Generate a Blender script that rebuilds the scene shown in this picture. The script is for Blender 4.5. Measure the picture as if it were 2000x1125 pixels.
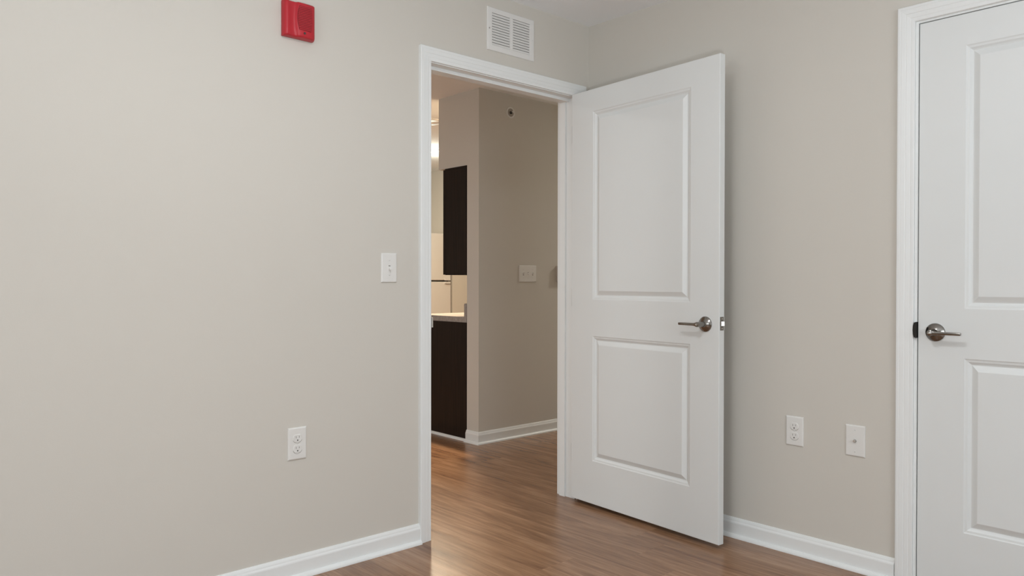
import bpy, bmesh, math, random
from mathutils import Vector, Matrix
R = math.radians
random.seed(7)
for _o in list(bpy.data.objects):
    bpy.data.objects.remove(_o)
SC = bpy.context.scene
COL = SC.collection

# ------------------------------------------------------------------ camera
CAM = Vector((-2.9561, -2.6433, 1.1094))
yaw, pitch, roll, FPX = R(42.4797), R(-0.485), R(0.0877), 1486.74
fw = Vector((math.sin(yaw)*math.cos(pitch), math.cos(yaw)*math.cos(pitch), math.sin(pitch)))
rt0 = Vector((math.cos(yaw), -math.sin(yaw), 0)); up0 = rt0.cross(fw)
rt = math.cos(roll)*rt0 + math.sin(roll)*up0
up = -math.sin(roll)*rt0 + math.cos(roll)*up0
cd = bpy.data.cameras.new('camera'); cam = bpy.data.objects.new('camera', cd); COL.objects.link(cam)
cd.sensor_fit = 'HORIZONTAL'; cd.sensor_width = 36.0; cd.lens = FPX/2000*36.0
cd.clip_start = 0.05
m3 = Matrix((rt, up, -fw)).transposed().to_4x4(); m3.translation = CAM
cam.matrix_world = m3
SC.camera = cam

# ------------------------------------------------------------------ view, sky and lamps
vs = SC.view_settings
vs.view_transform = 'Standard'; vs.look = 'None'; vs.gamma = 1.0; vs.use_curve_mapping = False
vs.exposure = 0.06
SC.cycles.use_denoising = True
SC.cycles.max_bounces = 10; SC.cycles.diffuse_bounces = 6
SC.cycles.sample_clamp_indirect = 6.0

world = bpy.data.worlds.new('sky'); SC.world = world; world.use_nodes = True
_bg = world.node_tree.nodes['Background']
_sky = world.node_tree.nodes.new('ShaderNodeTexSky')
_sky.sky_type = 'HOSEK_WILKIE'; _sky.turbidity = 4.0
_sky.sun_direction = (0.3, 0.6, 0.75)
world.node_tree.links.new(_sky.outputs[0], _bg.inputs[0])
_bg.inputs[1].default_value = 0.6

def lamp(name, loc, power, color, size, shape='DISK', rot=(0, 0, 0), size_y=None, spread=math.pi):
    l = bpy.data.lights.new(name, 'AREA'); l.shape = shape; l.size = size
    if size_y: l.size_y = size_y
    l.energy = power; l.color = color; l.spread = spread
    o = bpy.data.objects.new(name, l); COL.objects.link(o); o.location = loc; o.rotation_euler = rot
    return o
BOUNCE_LAMP = (-2.05, -1.65)
KITCHEN_LAMPS = [(0.77, 2.43), (1.62, 3.58)]
LIVING_LAMP = (-2.3, 1.28)
HALL_LAMP = (3.0, 0.6)
WARM = (1.0, 0.72, 0.46)
def globe(name, loc, power, color, radius):
    l = bpy.data.lights.new(name, 'POINT'); l.energy = power; l.color = color; l.shadow_soft_size = radius
    o = bpy.data.objects.new(name, l); COL.objects.link(o); o.location = loc
    return o
lamp('bounce_lamp', (BOUNCE_LAMP[0], BOUNCE_LAMP[1], 2.385), 19, (0.97, 0.985, 1.0), 0.32)  # unseen stand-in for the bright patch of bounced flash on the ceiling
lamp('south_fill', (-2.5, -5.12, 1.45), 48, (0.86, 0.94, 1.0), 2.1, 'RECTANGLE', (R(90), 0, 0), 1.3)  # added fill panel just inside the unseen window
lamp('west_fill', (-5.32, -2.3, 1.45), 27, (0.87, 0.945, 1.0), 1.7, 'RECTANGLE', (R(90), 0, R(-90)), 1.3)  # added fill panel before a solid wall, no window there
def spot(name, loc, target, power, angle, blend, radius, color):
    l = bpy.data.lights.new(name, 'SPOT'); l.energy = power; l.color = color; l.spot_size = R(angle); l.spot_blend = blend; l.shadow_soft_size = radius
    o = bpy.data.objects.new(name, l); COL.objects.link(o); o.location = loc
    o.rotation_euler = (Vector(target)-Vector(loc)).to_track_quat('-Z', 'Y').to_euler()
    return o
spot('upward_flash', (-3.05, -2.85, 0.8), (-2.5, -2.3, 2.42), 172, 125, 1.0, 0.10, (0.90, 0.955, 1.0))
lamp('kitchen_lamp', (KITCHEN_LAMPS[0][0], KITCHEN_LAMPS[0][1], 2.405), 92, (1.0, 0.77, 0.52), 0.16)
globe('kitchen_far_lamp', (KITCHEN_LAMPS[1][0], KITCHEN_LAMPS[1][1], 2.27), 15.5, (1, 1, 0.84), 0.07)
lamp('living_lamp', (LIVING_LAMP[0], LIVING_LAMP[1], 2.39), 16, (1, 1, 0.98), 0.30)
lamp('living_fill', (-5.32, 3.3, 1.45), 32, (0.9, 0.97, 1.0), 1.7, 'RECTANGLE', (R(90), 0, R(-90)), 1.3)  # added fill for hall wall end and soffit, wall behind is solid
lamp('hall_lamp', (HALL_LAMP[0], HALL_LAMP[1], 2.39), 23, (1.0, 0.97, 0.88), 0.22)
# ------------------------------------------------------------------ materials
def mat(name, color, rough=0.5, metal=0.0, bump=None, spec=0.5, vary=None):
    m = bpy.data.materials.new(name); m.use_nodes = True
    nt = m.node_tree; b = nt.nodes['Principled BSDF']
    b.inputs['Base Color'].default_value = (*color, 1)
    b.inputs['Roughness'].default_value = rough; b.inputs['Metallic'].default_value = metal
    b.inputs['Specular IOR Level'].default_value = spec
    tc = nt.nodes.new('ShaderNodeTexCoord')
    if vary:
        n = nt.nodes.new('ShaderNodeTexNoise'); n.inputs['Scale'].default_value = vary[0]; n.inputs['Detail'].default_value = 3
        nt.links.new(tc.outputs['Object'], n.inputs['Vector'])
        r = nt.nodes.new('ShaderNodeMix'); r.data_type = 'RGBA'
        r.inputs[6].default_value = (*[c*(1-vary[1]) for c in color], 1); r.inputs[7].default_value = (*[min(1, c*(1+vary[1])) for c in color], 1)
        nt.links.new(n.outputs['Fac'], r.inputs[0]); nt.links.new(r.outputs[2], b.inputs['Base Color'])
    if bump:
        n2 = nt.nodes.new('ShaderNodeTexNoise'); n2.inputs['Scale'].default_value = bump[0]; n2.inputs['Detail'].default_value = 2
        nt.links.new(tc.outputs['Object'], n2.inputs['Vector'])
        bp = nt.nodes.new('ShaderNodeBump'); bp.inputs['Strength'].default_value = bump[1]; bp.inputs['Distance'].default_value = bump[2]
        nt.links.new(n2.outputs['Fac'], bp.inputs['Height']); nt.links.new(bp.outputs[0], b.inputs['Normal'])
    return m
M = {}
M['wall'] = mat('greige_wall_paint', (0.612, 0.586, 0.535), 0.8, bump=(260, 0.12, 0.001), spec=0.25, vary=(1.3, 0.012))
M['ceiling'] = mat('ceiling_paint', (0.88, 0.90, 0.915), 0.9, bump=(180, 0.15, 0.001), spec=0.2, vary=(1.0, 0.01))
M['trim'] = mat('white_trim_paint', (0.785, 0.805, 0.80), 0.38, vary=(3.0, 0.01))
M['door'] = mat('white_door_paint', (0.72, 0.742, 0.738), 0.42, bump=(35, 0.05, 0.001), vary=(2.0, 0.01))
M['plastic'] = mat('white_plastic', (0.74, 0.735, 0.71), 0.35, vary=(20, 0.01))
M['slot'] = mat('dark_slot', (0.05, 0.045, 0.04), 0.7, vary=(20, 0.1))
M['greyslot'] = mat('grey_slot', (0.30, 0.29, 0.27), 0.6, vary=(20, 0.05))
M['nickel'] = mat('satin_nickel', (0.27, 0.255, 0.235), 0.2, 1.0, vary=(40, 0.05))
M['steel'] = mat('bright_steel', (0.75, 0.73, 0.70), 0.2, 1.0, vary=(40, 0.03))
M['black_metal'] = mat('black_metal', (0.03, 0.028, 0.026), 0.4, 0.6, vary=(40, 0.1))
M['red'] = mat('red_plastic', (0.46, 0.014, 0.026), 0.42, vary=(30, 0.05))
M['red_shade'] = mat('shaded_red_plastic', (0.20, 0.006, 0.010), 0.5, vary=(30, 0.05))  # darker copy of the red, shade of back gap and grille in colour
M['grille'] = mat('white_enamel', (0.74, 0.735, 0.715), 0.45, vary=(20, 0.01))
M['duct'] = mat('shaded_duct_grey', (0.10, 0.098, 0.095), 0.8, vary=(10, 0.1))
M['fridge'] = mat('white_appliance_enamel', (0.66, 0.64, 0.61), 0.35, bump=(400, 0.05, 0.0005), vary=(4, 0.01))
M['black'] = mat('black_rubber', (0.015, 0.013, 0.012), 0.7, vary=(20, 0.2))
M['beige'] = mat('thermostat_plastic', (0.55, 0.52, 0.47), 0.5, vary=(20, 0.02))
M['beige_dark'] = mat('brushed_cup', (0.40, 0.36, 0.31), 0.5, vary=(20, 0.05))
M['glass'] = mat('window_glass', (1, 1, 1), 0.02); M['glass'].node_tree.nodes['Principled BSDF'].inputs['Transmission Weight'].default_value = 1.0

def wood_mat(name, dark, light, scale, rough, bump):
    m = bpy.data.materials.new(name); m.use_nodes = True; nt = m.node_tree; b = nt.nodes['Principled BSDF']; N = nt.nodes.new; L = nt.links.new
    tc = N('ShaderNodeTexCoord'); mp = N('ShaderNodeMapping'); mp.inputs['Scale'].default_value = scale
    L(tc.outputs['Object'], mp.inputs['Vector'])
    n = N('ShaderNodeTexNoise'); n.inputs['Scale'].default_value = 1; n.inputs['Detail'].default_value = 5
    L(mp.outputs[0], n.inputs['Vector'])
    cr = N('ShaderNodeValToRGB'); cr.color_ramp.elements[0].color = (*dark, 1); cr.color_ramp.elements[1].color = (*light, 1)
    cr.color_ramp.elements[0].position = 0.3; cr.color_ramp.elements[1].position = 0.7
    L(n.outputs['Fac'], cr.inputs[0]); L(cr.outputs[0], b.inputs['Base Color']); b.inputs['Roughness'].default_value = rough
    b.inputs['Specular IOR Level'].default_value = 0.2
    bp = N('ShaderNodeBump'); bp.inputs['Strength'].default_value = bump; bp.inputs['Distance'].default_value = 0.0008
    L(n.outputs['Fac'], bp.inputs['Height']); L(bp.outputs[0], b.inputs['Normal'])
    return m
M['espresso'] = wood_mat('espresso_wood', (0.007, 0.0035, 0.0022), (0.017, 0.009, 0.0055), (60, 60, 3), 0.5, 0.1)
M['laminate'] = wood_mat('grey_laminate', (0.26, 0.24, 0.22), (0.40, 0.37, 0.345), (160, 160, 60), 0.4, 0.0)

def plank_mat():
    m = bpy.data.materials.new('vinyl_plank'); m.use_nodes = True; nt = m.node_tree; b = nt.nodes['Principled BSDF']; N = nt.nodes.new; L = nt.links.new
    ge = N('ShaderNodeNewGeometry'); oi = N('ShaderNodeObjectInfo')
    off = N('ShaderNodeVectorMath'); off.operation = 'MULTIPLY_ADD'
    cmb = N('ShaderNodeCombineXYZ')
    for k in range(3): L(oi.outputs['Random'], cmb.inputs[k])
    off.inputs[1].default_value = (37.0, 53.0, 0.0)
    L(cmb.outputs[0], off.inputs[0]); L(ge.outputs['Position'], off.inputs[2])
    def noise(scale, detail, dist=0.0, rgh=0.55):
        mp = N('ShaderNodeMapping'); mp.inputs['Scale'].default_value = scale; L(off.outputs[0], mp.inputs['Vector'])
        n = N('ShaderNodeTexNoise'); n.inputs['Scale'].default_value = 1; n.inputs['Detail'].default_value = detail
        n.inputs['Roughness'].default_value = rgh; n.inputs['Distortion'].default_value = dist
        L(mp.outputs[0], n.inputs['Vector']); return n
    broad = noise((11, 1.3, 1), 4, 1.2, 0.6)
    fine = noise((62, 2.4, 1), 6, 0.8, 0.7)
    cr = N('ShaderNodeValToRGB'); e = cr.color_ramp.elements
    e[0].position = 0.35; e[0].color = (0.135, 0.058, 0.027, 1)
    e[1].position = 0.66; e[1].color = (0.405, 0.238, 0.140, 1)
    x = cr.color_ramp.elements.new(0.5); x.color = (0.268, 0.143, 0.075, 1)
    mx = N('ShaderNodeMix'); mx.data_type = 'FLOAT'; mx.inputs[0].default_value = 0.5
    L(broad.outputs['Fac'], mx.inputs[2]); L(fine.outputs['Fac'], mx.inputs[3])
    L(mx.outputs[0], cr.inputs[0])
    hv = N('ShaderNodeHueSaturation'); mr = N('ShaderNodeMapRange'); mr.inputs[3].default_value = 0.95; mr.inputs[4].default_value = 1.05
    L(oi.outputs['Random'], mr.inputs[0]); L(mr.outputs[0], hv.inputs['Value']); L(cr.outputs[0], hv.inputs['Color'])
    L(hv.outputs[0], b.inputs['Base Color'])
    b.inputs['Roughness'].default_value = 0.27; b.inputs['Specular IOR Level'].default_value = 0.5
    tiny = noise((240, 90, 1), 2)
    bp = N('ShaderNodeBump'); bp.inputs['Strength'].default_value = 0.22; bp.inputs['Distance'].default_value = 0.0012
    L(tiny.outputs['Fac'], bp.inputs['Height']); L(bp.outputs[0], b.inputs['Normal'])
    return m
M['plank'] = plank_mat()

# ------------------------------------------------------------------ mesh helpers
class MB:
    def __init__(s): s.v = []; s.f = []
    def add(s, vs, fs):
        o = len(s.v); s.v += [tuple(v) for v in vs]; s.f += [tuple(i+o for i in f) for f in fs]; return s
    def box(s, x0, x1, y0, y1, z0, z1):
        return s.add([(x0,y0,z0),(x1,y0,z0),(x1,y1,z0),(x0,y1,z0),(x0,y0,z1),(x1,y0,z1),(x1,y1,z1),(x0,y1,z1)],
                     [(0,3,2,1),(4,5,6,7),(0,1,5,4),(1,2,6,5),(2,3,7,6),(3,0,4,7)])
    def prism(s, A, B):
        n = len(A)
        return s.add(list(A)+list(B), [(i, (i+1) % n, n+(i+1) % n, n+i) for i in range(n)] + [tuple(range(n-1, -1, -1)), tuple(range(n, 2*n))])
    def loft(s, rings, cap0=True, cap1=True):
        n = len(rings[0]); vs = [p for r in rings for p in r]; fs = []
        for k in range(len(rings)-1):
            for i in range(n):
                j = (i+1) % n; fs.append((k*n+i, k*n+j, (k+1)*n+j, (k+1)*n+i))
        if cap0: fs.append(tuple(range(n-1, -1, -1)))
        if cap1: fs.append(tuple(range((len(rings)-1)*n, len(rings)*n)))
        return s.add(vs, fs)
    def slab(s, x0, x1, z0, z1, d, bev, y0=0.0):
        """plate standing on the plane y=y0, proud by d towards -y, with a softened rim"""
        def r(i, y): return [(x0+i, y, z0+i), (x1-i, y, z0+i), (x1-i, y, z1-i), (x0+i, y, z1-i)]
        return s.loft([r(0, y0), r(0, y0-d*0.45), r(bev*0.35, y0-d*0.82), r(bev, y0-d)])
    def lathe(s, prof, n=32, axis='Y', c=(0, 0, 0), flats=None):
        rings = []
        for r, h in prof:
            ring = []
            for k in range(n):
                a = 2*math.pi*k/n; p, q = r*math.cos(a), r*math.sin(a)
                if axis == 'Y': ring.append((c[0]+p, c[1]+h, c[2]+q))
                elif axis == 'X': ring.append((c[0]+h, c[1]+p, c[2]+q))
                else: ring.append((c[0]+p, c[1]+q, c[2]+h))
            rings.append(ring)
        return s.loft(rings)
    def build(s, name, m, parent=None, smooth=None, loc=None):
        me = bpy.data.meshes.new(name); me.from_pydata(s.v, [], s.f)
        bm = bmesh.new(); bm.from_mesh(me); bmesh.ops.recalc_face_normals(bm, faces=bm.faces); bm.to_mesh(me); bm.free()
        me.materials.append(m)
        if smooth:
            me.polygons.foreach_set('use_smooth', [True]*len(me.polygons)); me.set_sharp_from_angle(angle=R(smooth))
        o = bpy.data.objects.new(name, me); COL.objects.link(o)
        if parent: o.parent = parent
        if loc: o.location = loc
        return o
def tag(o, label=None, cat=None, group=None, kind=None):
    if label: o['label'] = label
    if cat: o['category'] = cat
    if group: o['group'] = group
    if kind: o['kind'] = kind
    return o
def empty(name, loc, rz=0, parent=None):
    o = bpy.data.objects.new(name, None); COL.objects.link(o); o.location = loc; o.rotation_euler = (0, 0, rz)
    o.empty_display_size = 0.05
    if parent: o.parent = parent
    return o
def child_copy(o, parent, loc):
    c = o.copy(); COL.objects.link(c); c.parent = parent; c.location = loc; return c

# ------------------------------------------------------------------ key measures (metres)
H = 2.4261                                   # ceiling
AT = 0.115                                   # thickness of the wall with the doorway
JL, JR, JZ = -1.008, -0.100, 2.0460          # inner faces of the doorway jambs
CASW = 0.0585
X0, Y0 = -5.4, -5.2                          # bedroom far sides
CXW, CYW = 0.3753, 1.3301                    # outside corner of the hall wall
X1, Y1 = 3.6, 5.0                            # kitchen far sides
CD0, CD1, CDZ = -1.5975, -2.372, 2.047       # closet opening (y) and head

def wall(name, boxes, label, m='wall'):
    b = MB()
    for q in boxes: b.box(*q)
    return tag(b.build(name, M[m]), label, 'wall', kind='structure')
wall('wall_left', [(X0, JL-0.018, 0, AT, 0, H), (JR+0.018, 0.0, 0, AT, 0, H), (JL-0.018, JR+0.018, 0, AT, JZ+0.018, H)],
     'greige painted wall with the open doorway in it')
wall('wall_right', [(0, 0.115, CD0+0.02, AT, 0, H), (0, 0.115, Y0, CD1-0.02, 0, H), (0, 0.115, CD1-0.02, CD0+0.02, CDZ+0.02, H)],
     'greige painted wall behind the open door, holding the closet')
wall('wall_back', [(X0-0.115, -3.6, Y0-0.115, Y0, 0, H), (-1.4, 0.115, Y0-0.115, Y0, 0, H), (-3.6, -1.4, Y0-0.115, Y0, 0, 0.75), (-3.6, -1.4, Y0-0.115, Y0, 2.15, H)],
     'greige bedroom wall with the added window, behind the viewer')
wall('wall_west', [(X0-0.115, X0, Y0, Y1+0.115, 0, H)], 'greige outer wall far to the left of the doorway')
wall('wall_hall', [(CXW, X1, CYW, CYW+0.126, 0, H)], 'shadowed taupe hallway wall seen through the open doorway')
wall('wall_soffit', [(CXW, X1, CYW+0.126, 1.782, 1.9145, H)], 'dropped wall bulkhead above the dark upper cabinet')
wall('wall_kitchen', [(X0, X1+0.115, Y1, Y1+0.115, 0, H)], 'pale kitchen wall at the back, above the white refrigerator')
wall('wall_nook', [(2.492, X1, 4.33, Y1, 0, H)], 'short kitchen wall just right of the white refrigerator')
wall('wall_east', [(X1, X1+0.115, AT, Y1, 0, H), (0.115, X1, 0, AT, 0, H)], 'hallway walls hidden to the right')
wall('wall_closet', [(0.115, 0.8, CD0+0.1, CD0+0.2, 0, H), (0.7, 0.8, Y0, CD0+0.1, 0, H), (0.115, 0.8, Y0-0.115, Y0, 0, H)], 'inner closet walls behind the closed closet door')
tag(MB().box(X0-0.115, X1+0.115, Y0-0.115, Y1+0.115, H, H+0.15).build('ceiling', M['ceiling']), 'flat white painted ceiling over bedroom and hall', 'ceiling', kind='structure')

# floor: slab with single planks laid along y
fl = tag(MB().box(X0-0.115, X1+0.115, Y0-0.115, Y1+0.115, -0.12, -0.006).build('floor', M['plank']), 'brown wood-look plank floor running through the doorway', 'floor', kind='structure')
PW, PL = 0.2, 1.65
def plank_mesh(w, l):
    def r(i, z): return [(i, i, z), (w-i, i, z), (w-i, l-i, z), (i, l-i, z)]
    b = MB().loft([r(0.0001, -0.006), r(0.0001, -0.0003), r(0.0004, 0.0)], cap0=False)
    return b
_full = None
ncol = int(round((X1+0.115-(X0-0.115))/PW))+1
for i in range(ncol):
    x = X0-0.115 + i*PW
    w = min(PW, X1+0.115-x)
    if w < 0.02: continue
    ylo = Y0-0.115 if x < 0.1 else 0.0
    y = ylo - random.choice([0.2, 0.55, 0.9, 1.2, 0.35])
    while y < Y1+0.11:
        a, b_ = max(y, ylo), min(y+PL, Y1+0.115)
        if b_-a > 0.05:
            if abs(w-PW) < 1e-6 and abs(b_-a-PL) < 1e-6:
                if _full is None:
                    _full = plank_mesh(PW, PL).build('plank', M['plank'], fl, loc=(x, a, 0))
                else:
                    child_copy(_full, fl, (x, a, 0))
            else:
                plank_mesh(w, b_-a).build('plank', M['plank'], fl, loc=(x, a, 0))
        y += PL

# ------------------------------------------------------------------ trim: casings, jambs, skirting
CAS = [(0.0, 0.0), (0.0, 0.0098), (0.0022, 0.0115), (0.0105, 0.0122), (0.0117, 0.0118), (0.0135, 0.0118), (0.0150, 0.0127), (0.027, 0.0142), (0.0283, 0.0139),
       (0.0300, 0.0139), (0.0315, 0.0150), (0.044, 0.0162), (0.0455, 0.0159), (0.0472, 0.0159), (0.0487, 0.0166), (0.0560, 0.0166), (CASW, 0.0152), (CASW, 0.0)]
def casing(parent, name, xl, xr, zi, zb=0.0):
    """local frame: opening along x, wall plane y=0, room towards -y"""
    MB().prism([(xl-w, -d, zb) for w, d in CAS], [(xl-w, -d, zi+w) for w, d in CAS]).build('casing_leg', M['trim'], parent)
    MB().prism([(xr+w, -d, zb) for w, d in CAS], [(xr+w, -d, zi+w) for w, d in CAS]).build('casing_leg', M['trim'], parent)
    MB().prism([(xl-w, -d, zi+w) for w, d in CAS], [(xr+w, -d, zi+w) for w, d in CAS]).build('casing_head', M['trim'], parent)
def jambs(parent, xl, xr, zi, t, s0, s1, st=0.011, h0=None, h1=None, hst=None):
    h0 = s0 if h0 is None else h0; h1 = s1 if h1 is None else h1; hst = st if hst is None else hst
    MB().box(xl-0.018, xl, 0.0, t, 0, zi+0.018).build('jamb', M['trim'], parent)
    MB().box(xr, xr+0.018, 0.0, t, 0, zi+0.018).build('jamb', M['trim'], parent)
    MB().box(xl, xr, 0.0, t, zi, zi+0.018).build('jamb_head', M['trim'], parent)
    MB().box(xl, xl+st, s0, s1, 0, zi-hst).build('door_stop', M['trim'], parent)
    MB().box(xr-st, xr, s0, s1, 0, zi-hst).build('door_stop', M['trim'], parent)
    MB().box(xl, xr, h0, h1, zi-hst, zi).build('door_stop', M['trim'], parent)

t1 = tag(empty('trim_1', (0, 0, 0)), 'white moulded casing and jamb around the open doorway', 'door frame', kind='structure')
casing(t1, 'casing', JL-0.005, JR+0.007, JZ+0.0035)
jambs(t1, JL, JR, JZ, AT, 0.064, 0.100, 0.009, 0.044, 0.095, 0.0145)
# hall side casing, plain mirror
for nm, A in (('casing_leg', (JL-0.065, JL-0.005, 0, JZ+0.065)), ('casing_leg', (JR+0.005, JR+0.065, 0, JZ+0.065)), ('casing_head', (JL-0.005, JR+0.005, JZ+0.005, JZ+0.065))):
    MB().box(A[0], A[1], AT, AT+0.014, A[2], A[3]).build(nm, M['trim'], t1)
sp = MB().box(JL, JL+0.0015, -0.002, 0.045, 0.905, 0.963).box(JL-0.004, JL+0.0012, -0.015, -0.002, 0.913, 0.955).build('strike_plate', M['steel'], t1)

t2 = tag(empty('trim_2', (0, 0, 0), R(-90)), 'white fluted casing around the closed closet door', 'door frame', kind='structure')
# local x = -world y, local y = world x
casing(t2, 'casing', -CD0-0.0095, -CD1+0.0095, CDZ+0.0075)
jambs(t2, -CD0, -CD1, CDZ, 0.115, 0.038, 0.075)
_lip = []
sx = -CD0
b = MB()
prof = [(0.907, 0.0), (0.910, 0.0065), (0.920, 0.0095), (0.936, 0.0105), (0.952, 0.0095), (0.962, 0.0065), (0.965, 0.0)]
b.prism([(sx-w, -0.0128-0.0016, z) for z, w in prof], [(sx-w, -0.0128+0.001, z) for z, w in prof])
b.box(sx-0.001, sx+0.0005, -0.0128, 0.03, 0.907, 0.965)
b.build('strike_plate', M['black_metal'], t2)

BASE = [(0.0, 0.0), (0.0135, 0.0), (0.0135, 0.060), (0.0125, 0.064), (0.0095, 0.069), (0.0085, 0.0735), (0.0065, 0.0785), (0.0045, 0.082), (0.0, 0.083)]
SHOE = [(0.0135, 0.0), (0.0290, 0.0), (0.0285, 0.005), (0.0265, 0.0095), (0.0225, 0.0135), (0.0180, 0.0155), (0.0135, 0.0158)]
def skirting(name, A, Bp, nrm, label, mA=0.0, mB=0.0):
    """A,Bp: floor points at the wall; nrm: unit vector to the room; m?: mitre (+1 grows with depth beyond the end, -1 shrinks)"""
    A, Bp, nrm = Vector(A), Vector(Bp), Vector(nrm); u = (Bp-A).normalized()
    def P(prof): return ([A+nrm*d-u*d*mA+Vector((0, 0, z)) for d, z in prof], [Bp+nrm*d+u*d*mB+Vector((0, 0, z)) for d, z in prof])
    o = MB().prism(*P(BASE)).build(name, M['trim']); tag(o, label, 'baseboard', kind='structure')
    MB().prism(*P(SHOE)).build('shoe_moulding', M['trim'], o)
    return o
CL = JL-0.005-CASW; CR = JR+0.007+CASW
skirting('baseboard_left', (X0, 0, 0), (CL, 0, 0), (0, -1, 0), 'white baseboard along the wall left of the doorway')
skirting('baseboard_corner', (CR, 0, 0), (0, 0, 0), (0, -1, 0), 'short white baseboard stub in the corner behind the open door', mB=-1)
skirting('baseboard_right', (0, 0, 0), (0, CD0+0.0095+CASW, 0), (-1, 0, 0), 'white baseboard between the open door and the closet casing', mA=-1, mB=-0.3)
skirting('baseboard_hall', (CXW, CYW, 0), (X1, CYW, 0), (0, -1, 0), 'white baseboard along the hallway wall', mA=1)
skirting('baseboard_end', (CXW, CYW+0.126, 0), (CXW, CYW, 0), (-1, 0, 0), 'short white baseboard wrapping the end of the hallway wall', mB=1)
skirting('baseboard_back', (X0, Y0, 0), (0, Y0, 0), (0, 1, 0), 'white baseboard under the added window, behind the viewer')

# unseen window behind the viewer, added only to light the room
wn = tag(empty('fill_window_1', (-2.5, Y0, 0.75)), 'added white framed window for fill light, unseen behind the viewer', 'window', kind='structure')
b = MB()
for q in ((-1.1, -1.04, 0, 1.4), (1.04, 1.1, 0, 1.4), (-1.04, 1.04, 0, 0.06), (-1.04, 1.04, 1.34, 1.4), (-0.025, 0.025, 0.06, 1.34)):
    b.box(q[0], q[1], -0.10, -0.03, q[2], q[3])
b.build('window_frame', M['trim'], wn)
MB().box(-1.04, -0.025, -0.07, -0.066, 0.06, 1.34).build('pane', M['glass'], wn)
MB().box(0.025, 1.04, -0.07, -0.066, 0.06, 1.34).build('pane', M['glass'], wn)
MB().box(-1.16, 1.16, -0.03, 0.05, -0.025, 0.0).build('window_sill', M['trim'], wn)

# ------------------------------------------------------------------ doors
DROP = [(0.0, 0.0), (0.0035, 0.0022), (0.0075, 0.0030), (0.0105, 0.0034), (0.0170, 0.0085), (0.0215, 0.0104)]
RISE = [(0.0215, 0.0104), (0.0255, 0.0090), (0.0405, 0.0012), (0.0435, 0.0)]
def door_leaf(parent, w, z0, z1, t, xl, xr, panels):
    """local: x across, y 0..t through the leaf, z up; panels: (zlo, zhi)"""
    c = 0.0016; b = MB()
    zs = [z0+c]
    for lo, hi in panels: zs += [lo, hi]
    zs.append(z1-c); xs = [c, xl, xr, w-c]
    for face in (0, 1):
        Y = (lambda d: d) if face == 0 else (lambda d: t-d)
        for i in range(3):
            for j in range(len(zs)-1):
                if i == 1 and j % 2 == 1:
                    rings = [[(xs[1]+q, Y(d), zs[j]+q), (xs[2]-q, Y(d), zs[j]+q), (xs[2]-q, Y(d), zs[j+1]-q), (xs[1]+q, Y(d), zs[j+1]-q)] for q, d in DROP]
                    b.loft(rings, False, False)
                else:
                    b.add([(xs[i], Y(0), zs[j]), (xs[i+1], Y(0), zs[j]), (xs[i+1], Y(0), zs[j+1]), (xs[i], Y(0), zs[j+1])], [(0, 1, 2, 3)])
    def ring(i, y): return [(i, y, z0+i), (w-i, y, z0+i), (w-i, y, z1-i), (i, y, z1-i)]
    b.loft([ring(c, 0), ring(0, c), ring(0, t-c), ring(c, t)], False, False)
    leaf = b.build('door_leaf', M['door'], parent)
    bm = bmesh.new(); bm.from_mesh(leaf.data); bmesh.ops.remove_doubles(bm, verts=bm.verts, dist=1e-5)
    bmesh.ops.recalc_face_normals(bm, faces=bm.faces); bm.to_mesh(leaf.data); bm.free()
    for lo, hi in panels:
        def pr(q, y): return [(xl+q, y, lo+q), (xr-q, y, lo+q), (xr-q, y, hi-q), (xl+q, y, hi-q)]
        MB().loft([pr(q, d) for q, d in reversed(RISE)] + [pr(q, t-d) for q, d in RISE]).build('door_panel', M['door'], parent)
    return leaf
def lever_handle(parent, x, z, sgn, ydir, t):
    """rose on the face; lever reaches towards sgn*x; ydir -1 front face (y=0), +1 back face (y=t)"""
    y0 = 0.0 if ydir < 0 else t
    rose = MB().lathe([(0.0325, 0), (0.0325, ydir*0.0035), (0.0310, ydir*0.0058), (0.0125, ydir*0.0135), (0.0115, ydir*0.016)], 40, 'Y', (x, y0, z)).build('lever_handle', M['nickel'], parent, 40)
    MB().lathe([(0.0125, ydir*0.012), (0.0115, ydir*0.016), (0.0105, ydir*0.045), (0.0106, ydir*0.049), (0.0106, ydir*0.057), (0.0096, ydir*0.061), (0.005, ydir*0.063)], 28, 'Y', (x, y0, z)).build('spindle_neck', M['nickel'], rose, 40)
    b = MB(); rings = []
    for k, (dx, hh, ww, dz) in enumerate([(0.002, 0.0088, 0.0085, 0), (0.010, 0.0076, 0.0078, 0), (0.018, 0.0060, 0.0070, 0), (0.055, 0.0056, 0.0064, 0), (0.094, 0.0055, 0.0062, 0), (0.0975, 0.0049, 0.0055, 0)]):
        cx, cy = x+sgn*dx, y0+ydir*0.0535
        ring = []
        for a in range(16):
            an = 2*math.pi*a/16; cs, sn = math.cos(an), math.sin(an)
            p = 0.55
            ring.append((cx, cy+ww*math.copysign(abs(cs)**p, cs), z+dz+hh*math.copysign(abs(sn)**p, sn)))
        rings.append(ring)
    b.loft(rings).build('lever', M['nickel'], rose, 40)
    MB().lathe([(0.0035, ydir*0.0622), (0.0035, ydir*0.0640), (0.002, ydir*0.0644)], 14, 'Y', (x, y0, z)).build('lock_button', M['steel'], rose, 40)
    return rose
DT = 0.0345
d1 = tag(empty('door_1', (-0.1392, -0.0119, 0), R(-94.3274)), 'white two-panel door standing open into the room', 'door', kind='structure')
DWD, DZ0, DZ1 = 0.897, 0.0195, 2.0505
door_leaf(d1, DWD, DZ0, DZ1, DT, 0.152, 0.7475, [(0.2305, 0.8435), (1.0215, 1.9415)])
lever_handle(d1, 0.828, 0.932, -1, -1, DT)
lever_handle(d1, 0.828, 0.932, -1, +1, DT)
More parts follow.
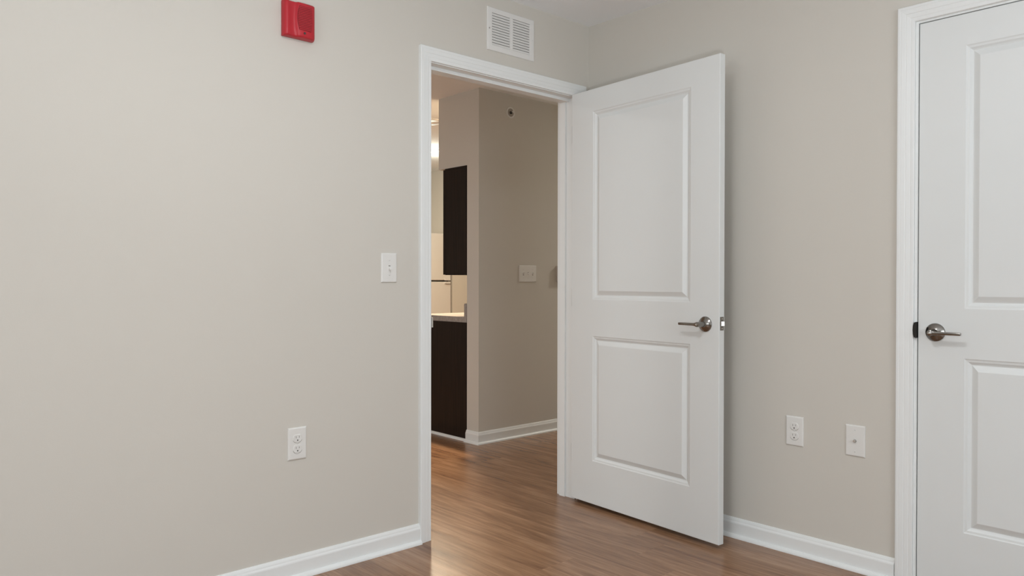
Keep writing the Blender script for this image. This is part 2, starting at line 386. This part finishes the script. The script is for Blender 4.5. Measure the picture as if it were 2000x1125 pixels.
lp = MB().slab(-0.0115, 0.0115, -0.028, 0.028, 0.0016, 0.0015)
lpo = lp.build('latch_plate', M['nickel'], d1)
lpo.location = (DWD, DT/2, 0.9365); lpo.rotation_euler = (0, 0, R(90))
MB().prism([(-0.0065, -0.001, -0.009), (0.0065, -0.001, -0.009), (0.0065, -0.011, -0.009), (0.003, -0.011, -0.009), (-0.0065, -0.003, -0.009)],
           [(-0.0065, -0.001, 0.009), (0.0065, -0.001, 0.009), (0.0065, -0.011, 0.009), (0.003, -0.011, 0.009), (-0.0065, -0.003, 0.009)]).build('latch_bolt', M['steel'], lpo)
for zz in (-0.020, 0.020):
    MB().lathe([(0.0036, -0.0014), (0.0036, -0.0022), (0.0022, -0.0027)], 14, 'Y', (0, 0, zz)).build('screw', M['steel'], lpo, 40)
for zz in (0.25, 1.03, 1.85):
    hg = MB().lathe([(0.0055, -0.045), (0.0055, 0.045)], 12, 'Z', (-0.004, DT+0.0065, zz)).box(-0.0022, 0.0, 0.003, DT+0.004, zz-0.044, zz+0.044).build('hinge', M['nickel'], d1, 40)

d2 = tag(empty('door_2', (0, -1.6005, 0), R(-90)), 'white two-panel closet door, closed, cut off by the frame', 'door', kind='structure')
CW = 0.765
door_leaf(d2, CW, 0.016, 2.0440, DT, 0.1515, CW-0.1515, [(0.2325, 0.8425), (1.0165, 1.9340)])
lever_handle(d2, 0.0585, 0.930, 1, -1, DT)
for zz in (0.25, 1.03, 1.85):
    MB().lathe([(0.0055, -0.045), (0.0055, 0.045)], 12, 'Z', (CW+0.0015, -0.0065, zz)).build('hinge', M['nickel'], d2, 40)

# ------------------------------------------------------------------ wall fittings (local: x right, -y to the room, z up)
def screw(parent, x, z, y, r=0.0032, m='plastic'):
    s = MB().lathe([(r, y+0.0003), (r, y-0.0005), (r*0.7, y-0.0011)], 14, 'Y', (x, 0, z)).build('screw', M[m], parent, 40)
    MB().box(x-r*0.85, x+r*0.85, y-0.0013, y-0.0008, z-0.0004, z+0.0004).build('screw_slot', M['greyslot'], s)
    return s
def duplex(loc, rz, label, group=None, w=0.0745, h=0.1195):
    o = tag(empty('wall_outlet', loc, rz), label, 'outlet', group)
    d = 0.0062
    MB().slab(-w/2, w/2, -h/2, h/2, d, 0.0045).build('cover_plate', M['plastic'], o)
    for zz in (0.0197, -0.0197):
        rings = []
        for sc, y in ((1.06, -d+0.0002), (1.06, -d-0.0001), (1.0, -d-0.0016), (0.97, -d-0.0020)):
            ring = []
            for k in range(32):
                a = 2*math.pi*k/32
                ring.append((0.0172*sc*math.cos(a), y, zz+max(-0.0138*sc, min(0.0138*sc, 0.0172*sc*math.sin(a)))))
            rings.append(ring)
        rc = MB().loft(rings).build('receptacle', M['plastic'], o)
        f = -d-0.0021
        MB().box(-0.0075, -0.0051, f, f+0.0012, zz+0.0005, zz+0.0085).build('socket_slot', M['greyslot'], rc)
        MB().box(0.0051, 0.0075, f, f+0.0012, zz+0.0015, zz+0.0085).build('socket_slot', M['greyslot'], rc)
        MB().lathe([(0.0027, f+0.0012), (0.0027, f)], 14, 'Y', (0, 0, zz-0.0070)).build('ground_hole', M['slot'], rc)
        MB().prism([(0.0172*1.12*math.cos(a), -d+0.0001, zz+0.0172*1.12*math.sin(a)) for a in [R(200+i*10) for i in range(15)]] + [(0.0172*1.06*math.cos(a), -d+0.0001, zz+0.0172*1.06*math.sin(a)) for a in [R(340-i*10) for i in range(15)]],
                   [(0.0172*1.12*math.cos(a), -d-0.00025, zz+0.0172*1.12*math.sin(a)) for a in [R(200+i*10) for i in range(15)]] + [(0.0172*1.06*math.cos(a), -d-0.00025, zz+0.0172*1.06*math.sin(a)) for a in [R(340-i*10) for i in range(15)]]).build('painted_rim_shade', M['greyslot'], rc)  # grey crescent, painted shade below the receptacle rim
    screw(o, 0, 0, -d, 0.0026)
    return o
duplex((-1.628, 0, 0.5025), 0, 'white duplex outlet on the wall left of the doorway')
duplex((0, -1.132, 0.500), R(-90), 'white duplex outlet low on the right wall, nearer the open door')

def toggle(parent, x, d, up=True):
    fr = MB().box(x-0.0055, x+0.0055, -d-0.0006, -d+0.0002, -0.0125, 0.0125).build('toggle_frame', M['plastic'], parent)
    s = 1 if up else -1
    MB().prism([(x-0.0038, -d, -0.0055), (x+0.0038, -d, -0.0055), (x+0.0038, -d, 0.0055), (x-0.0038, -d, 0.0055)],
               [(x-0.0030, -d-0.0125, s*0.0075-0.0028), (x+0.0030, -d-0.0125, s*0.0075-0.0028), (x+0.0030, -d-0.0125, s*0.0075+0.0028), (x-0.0030, -d-0.0125, s*0.0075+0.0028)]).build('toggle', M['plastic'], parent)
    MB().box(x-0.0044, x+0.0044, -d-0.0009, -d, -s*0.0115-0.0012, -s*0.0055).build('toggle_slot', M['greyslot'], fr)
o = tag(empty('light_switch', (-1.222, 0, 1.1650)), 'white single toggle switch on the wall just left of the doorway', 'switch')
MB().slab(-0.0372, 0.0372, -0.0598, 0.0598, 0.0062, 0.0045).build('cover_plate', M['plastic'], o)
toggle(o, 0, 0.0062, False)
for zz in (0.030, -0.030): screw(o, 0, zz, -0.0062)
o = tag(empty('light_switch', (0.8335, CYW, 1.1660)), 'white triple toggle switch plate on the hallway wall', 'switch')
MB().slab(-0.0838, 0.0838, -0.0598, 0.0598, 0.0062, 0.0045).build('cover_plate', M['plastic'], o)
for k in (-1, 0, 1):
    toggle(o, k*0.046, 0.0062, k != 0)
    for zz in (0.030, -0.030): screw(o, k*0.046, zz, -0.0062)

o = tag(empty('cable_outlet', (0, -1.378, 0.498), R(-90)), 'white cable jack plate low on the right wall, nearer the closet', 'outlet')
MB().slab(-0.0372, 0.0372, -0.0598, 0.0598, 0.0062, 0.0045).build('cover_plate', M['plastic'], o)
cn = MB().lathe([(0.0062, -0.006), (0.0062, -0.0085)], 6, 'Y', (0, 0, 0)).build('coaxial_jack', M['nickel'], o)
MB().lathe([(0.0046, -0.008), (0.0046, -0.0155), (0.0040, -0.0165), (0.0016, -0.0165), (0.0014, -0.012)], 20, 'Y').build('threaded_barrel', M['steel'], cn, 40)
for zz in (0.042, -0.042): screw(o, 0, zz, -0.0062)

# fire alarm horn
o = tag(empty('fire_alarm_horn', (-1.6275, 0, 2.0755)), 'red fire alarm horn high on the left wall at the top edge', 'fire alarm')
MB().box(-0.0605, 0.0605, -0.0105, 0, -0.064, 0.064).build('back_box', M['red_shade'], o)
hw, hh = 0.0615, 0.065
# cover: cross-section depth over x, softened rim top and bottom
sec = [(-1.0, 0.010), (-0.985, 0.024), (-0.93, 0.0305), (-0.86, 0.0335), (-0.78, 0.0335), (-0.68, 0.0315), (-0.56, 0.0298), (-0.44, 0.0298), (-0.36, 0.0310), (-0.31, 0.0345), (-0.27, 0.0375),
       (-0.20, 0.0390), (0.2, 0.0392), (0.55, 0.0380), (0.80, 0.0355), (0.94, 0.0305), (0.985, 0.024), (1.0, 0.010)]
rings = []
for zf, k, add in ((-1.0, 0.25, 0.12), (-1.0, 0.72, 0.12), (-0.965, 0.93, 0.12), (-0.90, 1.0, 0.11), (-0.6, 1.0, 0.05), (-0.3, 1.0, 0.01), (0, 1.0, 0.0), (0.3, 1.0, 0.01), (0.6, 1.0, 0.05), (0.90, 1.0, 0.12), (0.965, 0.93, 0.13), (1.0, 0.72, 0.13), (1.0, 0.25, 0.13)):
    ring = []
    for x, d in sec:
        xx = x + add*max(0.0, 1-abs(x+0.33)/0.3)
        ring.append((xx*hw, -max(0.010, d*k), zf*hh))
    ring += [(hw, -0.004, zf*hh), (-hw, -0.004, zf*hh)]
    rings.append(ring)
cv = MB().loft(rings).build('horn_cover', M['red'], o, 50)
zc = 0.006
edge = []
for k in range(14):
    zz = zc + 0.040 - k*0.0062
    f = (zz-zc)/0.044
    xl = -0.0145 + 0.0075*f*f; xr = 0.0425 - 0.004*f*f
    MB().prism([(xl, -0.0392, zz-0.0019), (xl, -0.0414, zz-0.0014), (xl, -0.0414, zz+0.0014), (xl, -0.0392, zz+0.0019)],
               [(xr, -0.0386, zz-0.0019), (xr, -0.0408, zz-0.0014), (xr, -0.0408, zz+0.0014), (xr, -0.0386, zz+0.0019)]).build('grille_slat', M['red'], o)
b = MB(); pts = []
for k in range(13):
    zz = zc + 0.044 - k*0.088/12; f = (zz-zc)/0.044; pts.append((-0.0155+0.0075*f*f, -0.0399, zz))
for k in range(13):
    zz = zc - 0.044 + k*0.088/12; f = (zz-zc)/0.044; pts.append((0.0435-0.004*f*f, -0.0393, zz))
b.prism([(x, y+0.004, z) for x, y, z in pts], [(x, y-0.0006, z) for x, y, z in pts]).build('grille_shade', M['red_shade'], o)  # dark sheet on the cover, painted shade between the slats
MB().lathe([(0.0042, -0.0395), (0.0042, -0.0412)], 16, 'Y', (0.013, 0, -0.0485)).build('screw_hole', M['slot'], o)

# return air grille
o = tag(empty('air_vent', (-0.547, 0, 2.2660)), 'white louvred return air grille high on the wall above the doorway', 'vent')
vw, vh = 0.148, 0.0985
fr = MB()
xsv = [(-0.120, -0.0095), (0.0085, 0.1185)]; zv0, zv1 = -0.0735, 0.0735
d = 0.0068
def rr(x0, x1, z0, z1): return [(x0, z0), (x1, z0), (x1, z1), (x0, z1)]
ix0, ix1 = -0.120, 0.1185
def vr(i, y): return [(-vw+i, y, -vh+i), (vw-i, y, -vh+i), (vw-i, y, vh-i), (-vw+i, y, vh-i)]
def vi(i, y): return [(ix0-i, y, zv0-i), (ix1+i, y, zv0-i), (ix1+i, y, zv1+i), (ix0-i, y, zv1+i)]
fr.loft([vr(0, 0), vr(0, -d*0.4), vr(0.0012, -d*0.8), vr(0.0035, -d), vi(0.0012, -d), vi(0, -d+0.001), vi(0, -0.0004)], False, False)
fr.box(-0.0095, 0.0085, -d, -0.0008, zv0, zv1)
fr.build('vent_frame', M['grille'], o)
MB().box(-0.126, 0.1245, -0.0012, -0.0004, zv0-0.004, zv1+0.004).build('duct_shade', M['duct'], o)  # flat dark sheet, shade of the duct depth put into its colour
pitch_z = (zv1-zv0)/12
slat = None
for (xa, xb) in xsv:
    for k in range(12):
        zz = zv0 + (k+0.5)*pitch_z
        if slat is None or abs((xb-xa)-slat[1]) > 1e-4:
            sec = [(-0.0064, 0.0034), (-0.0056, 0.0040), (-0.0010, -0.0036), (-0.0018, -0.0042)]
            s_ = MB().prism([(xa, y, z) for y, z in sec], [(xb, y, z) for y, z in sec]).build('vent_slat', M['grille'], o, loc=(0, 0, zz))
            slat = (s_, xb-xa)
        else:
            child_copy(slat[0], o, (0, 0, zz))
    slat = None
screw(o, -0.1365, 0.0, -d, 0.0036, 'greyslot'); screw(o, 0.1355, 0.0, -d, 0.0036, 'grille')

# sidewall sprinkler
o = tag(empty('fire_sprinkler', (0.665, CYW, 2.300)), 'round white sidewall fire sprinkler high on the hallway wall', 'sprinkler')
MB().lathe([(0.040, 0.0), (0.040, -0.002), (0.038, -0.0045), (0.033, -0.0055), (0.0295, -0.0045), (0.0285, -0.0015)], 40, 'Y').build('escutcheon', M['plastic'], o, 40)
MB().lathe([(0.029, -0.0012), (0.029, -0.0020)], 32, 'Y').build('recess_cup', M['beige_dark'], o)
sh = MB().lathe([(0.010, -0.002), (0.010, -0.012), (0.006, -0.014), (0.006, -0.020), (0.0025, -0.023)], 20, 'Y').build('sprinkler_body', M['black_metal'], o, 40)
MB().box(-0.012, -0.0095, -0.025, -0.006, -0.0015, 0.0015).box(0.0095, 0.012, -0.025, -0.006, -0.0015, 0.0015).box(-0.012, 0.012, -0.027, -0.0245, -0.0025, 0.0025).build('frame_arm', M['steel'], sh)
MB().box(-0.010, 0.010, -0.030, -0.027, 0.0045, 0.006).lathe([(0.007, -0.029), (0.007, -0.0272)], 18, 'Y').build('deflector', M['plastic'], sh)

# thermostat
o = tag(empty('thermostat', (1.192, CYW, 1.167)), 'small wall thermostat half hidden by the right jamb, in the hallway', 'thermostat')
MB().slab(-0.062, 0.062, -0.060, 0.060, 0.006, 0.002).build('back_plate', M['beige'], o)
MB().slab(-0.060, 0.060, -0.0575, 0.0575, 0.026, 0.006, -0.006).build('thermostat_case', M['beige'], o)
MB().box(-0.035, 0.035, -0.0330, -0.0318, -0.005, 0.032).build('display', M['greyslot'], o)

# ------------------------------------------------------------------ kitchen
KX0, KY0 = CXW, CYW+0.127
o = tag(empty('base_cabinet', (KX0, KY0, 0)), 'dark espresso base cabinet under the grey countertop beyond the doorway', 'cabinet')
MB().box(0, 0.018, 0, 0.585, 0.0, 0.824).build('side_panel', M['espresso'], o)
MB().box(0.018, 1.8, 0, 0.565, 0.10, 0.824).box(0.018, 1.8, 0, 0.50, 0.0, 0.10).build('carcass', M['espresso'], o)
for k in range(3):
    dr = MB().box(0.02+k*0.59, 0.60+k*0.59, 0.566, 0.586, 0.115, 0.815).build('cabinet_door', M['espresso'], o)
    MB().box(0.55+k*0.59, 0.56+k*0.59, 0.586, 0.612, 0.62, 0.74).build('door_pull', M['nickel'], dr)
MB().prism([(-0.0145, 0.0, 0), (0, 0.0, 0), (0, 0.0, 0.0165), (-0.006, 0.0, 0.0155), (-0.012, 0.0, 0.0105)],
           [(-0.0145, 0.585, 0), (0, 0.585, 0), (0, 0.585, 0.0165), (-0.006, 0.585, 0.0155), (-0.012, 0.585, 0.0105)]).build('shoe_moulding', M['trim'], o)
o = tag(empty('countertop', (KX0, KY0, 0.8245)), 'grey speckled laminate countertop with upturned backsplash on dark cabinet', 'countertop')
b = MB(); prof = [(0.0, 0.0), (0.615, 0.0), (0.625, 0.006), (0.625, 0.032), (0.615, 0.0385), (0.0, 0.0385)]
b.prism([(-0.003, y, z) for y, z in prof], [(1.8, y, z) for y, z in prof]).build('counter_slab', M['laminate'], o)
prof = [(0.0, 0.0386), (0.028, 0.0386), (0.028, 0.124), (0.022, 0.1315), (0.0, 0.1315)]
MB().prism([(-0.003, y, z) for y, z in prof], [(1.8, y, z) for y, z in prof]).build('backsplash', M['laminate'], o)
o = tag(empty('upper_cabinet', (KX0, KY0, 1.155)), 'dark espresso wall cabinet hanging below the soffit', 'cabinet')
UH = 1.9135-1.155
b = MB().box(0, 0.018, 0.004, 0.246, 0.0, UH); b.build('side_panel', M['espresso'], o)
MB().box(-0.004, 0.0, 0.0, 0.246, UH-0.012, UH).build('scribe_moulding', M['espresso'], o)
MB().box(0.018, 1.8, 0, 0.24, 0.0, UH).build('carcass', M['espresso'], o)
for k in range(3):
    dr = MB().box(0.001+k*0.60, 0.596+k*0.60, 0.2485, 0.272, 0.003, UH-0.006).build('cabinet_door', M['espresso'], o)
    MB().box(0.55+k*0.60, 0.56+k*0.60, 0.272, 0.298, 0.05, 0.17).build('door_pull', M['nickel'], dr)

FX1 = 2.452
o = tag(empty('refrigerator', (FX1-0.76, 4.30, 0)), 'white top-freezer refrigerator at the back of the kitchen', 'refrigerator')
MB().box(0.004, 0.756, 0.055, 0.68, 0.03, 1.645).build('body', M['fridge'], o)
MB().box(0.01, 0.75, 0.045, 0.056, 0.1, 1.64).build('door_gasket', M['black'], o)
fz = MB().slab(0, 0.76, 1.121, 1.657, 0.045, 0.008, 0.045).build('freezer_door', M['fridge'], o)
MB().box(0.66, 0.735, -0.018, 0.0, 1.1205, 1.145).build('door_grip', M['fridge'], fz)
fd = MB().slab(0, 0.76, 0.10, 1.108, 0.045, 0.008, 0.045).build('fridge_door', M['fridge'], o)
MB().box(0.66, 0.735, -0.018, 0.0, 1.085, 1.1075).build('door_grip', M['fridge'], fd)
MB().box(0.02, 0.74, 0.03, 0.6, 0.0, 0.095).build('kick_grille', M['black'], o)

# ------------------------------------------------------------------ ceiling fixtures around the lamps
def fixture(name, x, y, r, label, depth=0.03, group=None):
    e = tag(empty(name, (x, y, H)), label, 'light', group)
    MB().lathe([(r+0.03, 0.0), (r+0.03, -0.006), (r+0.022, -0.012), (r+0.004, -0.012), (r+0.002, -0.004)], 36, 'Z').build('trim_ring', M['grille'], e, 40)
fixture('ceiling_light', BOUNCE_LAMP[0], BOUNCE_LAMP[1], 0.13, 'added round fixture around the stand-in for flash bounced off the bedroom ceiling')
for _x, _y in KITCHEN_LAMPS[:1]: fixture('ceiling_light', _x, _y, 0.085, 'round recessed kitchen ceiling light nearer the counter')
for _x, _y in KITCHEN_LAMPS[1:]: fixture('ceiling_light', _x, _y, 0.085, 'round recessed kitchen ceiling light nearer the refrigerator')
fixture('ceiling_light', LIVING_LAMP[0], LIVING_LAMP[1], 0.11, 'round ceiling light in the open area left of the hall wall')
fixture('ceiling_light', HALL_LAMP[0], HALL_LAMP[1], 0.11, 'round ceiling light far down the hallway on the right')
